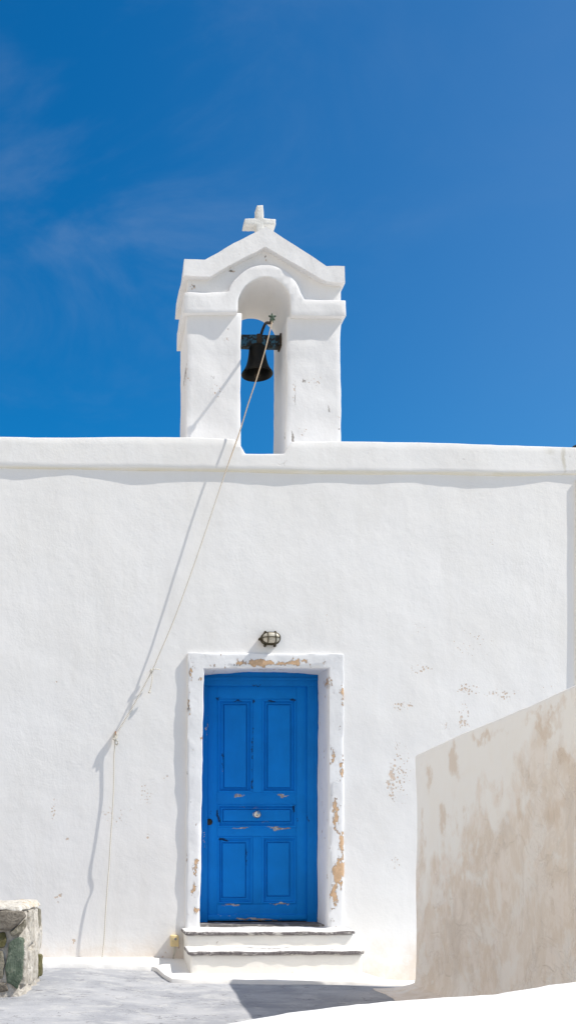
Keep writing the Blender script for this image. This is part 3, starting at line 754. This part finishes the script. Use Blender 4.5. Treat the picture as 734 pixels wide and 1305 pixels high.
# ------------------------------------------------------------------ side wall on the right
XW = 2.39
def wall_mat():
    t = NT('stained_limewash', .92, .12)
    X = t.xyz()
    big = t.noise(1.9, 6, .62, stretch=(1, 1, .75), dist=.5)
    st = t.noise(4.0, 7, .62, stretch=(1, 1.15, .55), dist=1.2)
    patch = t.noise(5.5, 5, .55, stretch=(1, 1.2, .8), dist=.3)
    # damp rising from the ground, its upper limit ragged and higher towards the front
    iso = t.noise(3.3, 7, .6, dist=.5); fine = t.noise(9, 6, .65, stretch=(1, 1, .7))
    zz = t.math('SUBTRACT', X[2], t.math('MULTIPLY', t.math('ADD', X[1], 1.0), -.36))
    lim = t.math('ADD', zz, t.math('ADD', t.math('MULTIPLY', t.math('SUBTRACT', st, .5), .75), t.math('ADD', t.math('MULTIPLY', t.math('SUBTRACT', big, .5), 1.3), t.math('MULTIPLY', t.math('SUBTRACT', iso, .5), 1.2))))
    damp = t.ramp(lim, .86, .52)
    col = t.mix(t.ramp(iso, .46, .66, 0, .35), (.92, .905, .865), (.90, .86, .79))
    tan = t.mix(t.ramp(fine, .42, .58), (.76, .65, .535), (.84, .75, .66))
    tan = t.mix(t.ramp(iso, .50, .60, 0, .8), tan, (.87, .825, .765))
    tan = t.mix(t.ramp(st, .55, .66, 0, .8), tan, (.70, .605, .51))
    col = t.mix(t.math('MULTIPLY', damp, t.ramp(big, .25, .6, .5, .85)), col, tan)
    bl = [(at_x(578, 975, XW), (.3, .18, .17), 1.0), (at_x(545, 985, XW), (.3, .13, .14), .8), (at_x(620, 940, XW), (.3, .4, .07), .8), (at_x(690, 920, XW), (.3, .35, .06), .9), (at_x(564, 1045, XW), (.3, .14, .13), .8), (at_x(712, 963, XW), (.3, .10, .06), .9),
          (at_x(655, 1035, XW), (.3, .14, .14), .8), (at_x(705, 1035, XW), (.3, .2, .16), .9), (at_x(536, 1060, XW), (.3, .1, .22), .7), (at_x(593, 1042, XW), (.3, .08, .1), .7)]
    b = t.blobs(bl, (4, .5))
    col = t.mix(t.ramp(t.math('ADD', t.math('MULTIPLY', b, .6), patch), .60, 1.02, 0, .75), col, (.72, .61, .50))
    # flaking contour lines of older coats
    fl = t.math('ABSOLUTE', t.math('SUBTRACT', t.noise(2.6, 7, .6, dist=.8), .5))
    line = t.math('MULTIPLY', t.ramp(fl, .012, .0), damp)
    col = t.mix(t.math('MULTIPLY', t.math('MULTIPLY', line, t.ramp(patch, .45, .62)), .30), col, (.50, .40, .31))
    t.color(col)
    h = t.math('ADD', t.math('MULTIPLY', t.noise(45, 4, .6), .12), t.math('ADD', t.math('MULTIPLY', big, .6), t.math('MULTIPLY', t.math('MULTIPLY', t.ramp(fl, 0, .05), damp), .25)))
    t.bump(h, .015, .8); return t.m
M_side = wall_mat()
pA = at_x(529, 961, XW); 
pT = at_x(734, 872, XW)
yE = pA.y
slope = (pT.z - pA.z) / (pT.y - pA.y)
Yn = -5.45
zE, zN = pA.z, pA.z + slope * (Yn - yE)
bm = bmesh.new()
prof_ = [(yE, -.4), (yE, zE), (Yn, zN), (Yn, -.4)]
vs0 = [bm.verts.new((XW, y, z)) for y, z in prof_]; vs1 = [bm.verts.new((XW + .34, y, z)) for y, z in prof_]
bm.faces.new(vs0); bm.faces.new(vs1[::-1])
for i in range(4): j = (i + 1) % 4; bm.faces.new((vs0[i], vs1[i], vs1[j], vs0[j]))
bmesh.ops.recalc_face_normals(bm, faces=bm.faces[:])
bevel_all(bm, .022, 3); dice(bm, .07, 'yz')
for v in bm.verts:      # plaster foot flares out towards the paving
    if v.co.x < XW + .1:
        v.co.x -= .03 * (1 - sstep(v.co.z, gh(2.4, v.co.y) - .02, .10)) ** 2
wobble(bm, .011, 2.2, 20, .003, 9)
side = obj('side_wall', bm, M_side, None, base=(XW + .17, (yE + Yn) / 2, 0))
tag(side, 'stained beige plaster wall with sloping top at the right', 'wall')
# lime skirt spilled on the paving along the wall foot
bm = bmesh.new(); rows = []
y = yE + .03
while y > -5.35:
    w = .30 + .05 * noise.noise(Vector((0, y * 2.2, 0))) + .02 * noise.noise(Vector((0, y * 9, 4)))
    r = []
    for k in range(9):
        u = k / 8; x = XW + .02 - (w + .02) * u
        r.append(bm.verts.new((x, y, gh(x, y) + .007 + .045 * (1 - u) ** 3)))
    r.append(bm.verts.new((XW - w - .006, y, gh(XW - w, y) - .02)))
    rows.append(r); y -= .06
for p, q in zip(rows, rows[1:]):
    for k in range(len(p) - 1): bm.faces.new((p[k], p[k + 1], q[k + 1], q[k]))
bmesh.ops.recalc_face_normals(bm, faces=bm.faces[:])
obj('skirt', bm, M_side, side)

# ------------------------------------------------------------------ low white wall in the foreground
YW = -5.75
hump = [(10, 1600), (60, 1510), (120, 1420), (200, 1345), (260, 1318), (345, 1300), (400, 1291), (470, 1283), (560, 1276.5), (640, 1269.5), (700, 1260.5), (734, 1256), (800, 1249), (1000, 1240)]
hp = smooth_path([at(px, py, YW) for px, py in hump], 5)
bm = bmesh.new(); NA = 12; rows = []
for i, p in enumerate(hp):
    row = [bm.verts.new((p.x, YW - .26, -.2))]
    for k in range(NA + 1):
        a = math.pi * (1 - k / NA)
        row.append(bm.verts.new((p.x, YW + .26 * math.cos(a), p.z - .16 + .16 * math.sin(a) ** .8 if 0 < k < NA else p.z - .16)))
    row.append(bm.verts.new((p.x, YW + .26, -.2))); rows.append(row)
for p, q in zip(rows, rows[1:]):
    for k in range(len(p) - 1): bm.faces.new((p[k], q[k], q[k + 1], p[k + 1]))
bm.faces.new(rows[0]); bm.faces.new(rows[-1][::-1])
bmesh.ops.recalc_face_normals(bm, faces=bm.faces[:])
wobble(bm, .009, 3, 30, .004, 13)
M_low = plaster('fresh_whitewash', (.84, .835, .82), streak=.3, lump=1.2, flaw=.3)
lw = obj('low_wall', bm, M_low, None, 60, (1.6, YW, 0)); tag(lw, 'low bright white wall with rounded sloping top across the foreground corner', 'wall')

# ------------------------------------------------------------------ stone pier
def stone_mat(name, c1, c2, c3, lich=(.44, .40, .30)):
    t = NT(name, .9, .2)
    n = t.noise(7, 7, .7, dist=.8); n2 = t.noise(34, 5, .65); n3 = t.noise(11, 6, .7, stretch=(1.5, 1.5, .5))
    col = t.mix(t.ramp(n, .36, .62), c1, c2); col = t.mix(t.ramp(n2, .5, .68, 0, .7), col, c3)
    col = t.mix(t.ramp(n3, .58, .66, 0, .8), col, lich)
    t.color(col); t.bump(t.math('ADD', n, t.math('MULTIPLY', n2, .4)), .03, 1.0); return t.m
M_mort = stone_mat('lime_mortar', (.50, .46, .40), (.60, .57, .52), (.36, .31, .25), (.66, .64, .60))
M_green = stone_mat('green_schist', (.075, .105, .075), (.13, .165, .125), (.22, .25, .20), (.28, .27, .21))
M_brown = stone_mat('brown_schist', (.15, .13, .105), (.24, .215, .18), (.10, .085, .065), (.34, .31, .26))
M_olive = stone_mat('mossy_schist', (.09, .085, .035), (.16, .145, .07), (.22, .19, .13))
M_mixed = stone_mat('grey_schist', (.17, .155, .12), (.27, .25, .20), (.14, .13, .09), (.38, .35, .29))
M_pale = stone_mat('pale_schist', (.40, .37, .32), (.54, .51, .46), (.27, .23, .18), (.60, .57, .52))
M_lich = stone_mat('lichened_cap', (.58, .54, .47), (.66, .63, .58), (.34, .30, .24), (.62, .42, .19))
pf = at_z(29, 1272, .03); pb = at_z(53, 1250, .03)
ax_f = (pb - pf); ax_f.z = 0; Ld = ax_f.length; ax_f.normalize()            # runs back along the right face
ax_l = Vector((-1, -.10, 0)).normalized()                                     # runs left along the front face
zt_p = at(26, 1154, pf.y).z
pier = thing('stone_pier', 'rough stone pier of grey green schist and pale mortar', 'stone pier', (pf.x - .35, pf.y + .3, .03))
def Q(l, d, z): return Vector((pf.x, pf.y, 0)) + ax_l * l + ax_f * d + Vector((0, 0, z))
def hexa(c8, amp, seed, bev=.03, step=.05):
    bm = bmesh.new(); v = [bm.verts.new(c) for c in c8]
    for f in ((0, 1, 2, 3), (7, 6, 5, 4), (0, 4, 5, 1), (1, 5, 6, 2), (2, 6, 7, 3), (3, 7, 4, 0)): bm.faces.new([v[i] for i in f])
    bmesh.ops.recalc_face_normals(bm, faces=bm.faces[:])
    bevel_all(bm, bev, 2); dice(bm, step, 'xyz'); wobble(bm, amp, 7, seed, amp * .5, 20); return bm
WID = .75
core = hexa([Q(0, 0, -.1), Q(WID, 0, -.1), Q(WID, Ld, -.1), Q(0, Ld, -.1), Q(.012, .02, zt_p - .03), Q(WID, .02, zt_p - .03), Q(WID, Ld - .03, zt_p - .03), Q(.0, Ld - .02, zt_p - .03)], .030, 2, .035)
obj('mortar_core', core, M_mort, pier, smooth=30)
def front_stone(l0, l1, za, zb_, mat, seed, sk=0.0, out=.016):
    bm = hexa([Q(l0, -out, za), Q(l1, -out, za + sk), Q(l1, .14, za + sk), Q(l0, .14, za), Q(l0 + .012, -out * .8, zb_), Q(l1 - .015, -out * .8, zb_ + sk), Q(l1 - .01, .14, zb_ + sk), Q(l0 + .01, .14, zb_)], .012, seed, .010, .03)
    obj('stone', bm, mat, pier, smooth=28)
YPF = pf.y
def front_poly(pts, mat, seed, out=.014):
    bm = prism([XZ(px, py, YPF) for px, py in pts], YPF - out, YPF + .12)
    for v in bm.verts: v.co.y -= (v.co.x - pf.x) * .10 * -1
    bevel_all(bm, .010, 2); dice(bm, .03, 'xz'); wobble(bm, .012, 9, seed, .007, 24)
    obj('stone', bm, mat, pier, smooth=40)
front_poly([(-40, 1159), (30, 1161), (33, 1169), (25, 1177), (12, 1185.5), (-40, 1183)], M_brown, 21, .022)
front_poly([(12, 1188), (25, 1179), (32, 1173), (33, 1184), (27, 1190), (15, 1194)], M_mixed, 22)
front_poly([(-40, 1188), (7, 1189.5), (9, 1199), (5, 1208), (-40, 1209)], M_olive, 23, .004)
front_poly([(13, 1201), (26, 1195), (30, 1198), (30, 1228), (28, 1249), (23, 1262), (10, 1252), (8, 1235)], M_green, 24)
front_poly([(-40, 1213), (4, 1212), (6, 1225), (3, 1246), (-40, 1246)], M_mixed, 25)
front_poly([(-40, 1250), (7, 1252), (10, 1263), (-40, 1266)], M_brown, 26)
def side_stone(d0, d1, za, zb_, mat, seed, out=.010):
    bm = hexa([Q(-out, d0, za), Q(.12, d0, za), Q(.12, d1, za), Q(-out, d1, za), Q(-out, d0 + .02, zb_), Q(.12, d0 + .02, zb_), Q(.12, d1 - .02, zb_), Q(-out, d1 - .02, zb_)], .012, seed, .010, .03)
    obj('stone', bm, mat, pier, smooth=28)
side_stone(.03, .20, .10, .40, M_pale, 11); side_stone(.24, .44, .36, .60, M_pale, 12); side_stone(Ld - .16, Ld - .02, .38, .58, M_mixed, 13)
side_stone(.25, Ld - .2, .08, .32, M_pale, 14); side_stone(Ld - .15, Ld - .02, .08, .24, M_olive, 15)
cap = hexa([Q(-.012, -.015, zt_p - .035), Q(WID, -.015, zt_p - .035), Q(WID, Ld, zt_p - .035), Q(-.01, Ld, zt_p - .06), Q(.01, .01, zt_p), Q(WID, .01, zt_p), Q(WID, Ld - .02, zt_p + .01), Q(.02, Ld - .05, zt_p - .02)], .018, 5, .015)
obj('cap', cap, M_lich, pier, smooth=30)

# ------------------------------------------------------------------ black cable on the roof edge
a0 = at(727.5, 573, .12); 
bm = tube(smooth_path([a0, at(731, 569.5, .12), at(737, 567.4, .12), at(746, 566.5, .14), at(754, 569, .2)]), .011, 8)
M_blk = simple('black_rubber', (.01, .01, .012), .6, 0, .2, 20, .1)
cb = obj('roof_cable', bm, M_blk, None, 60, a0); tag(cb, 'short end of black cable peeping over the parapet at its right end', 'cable')
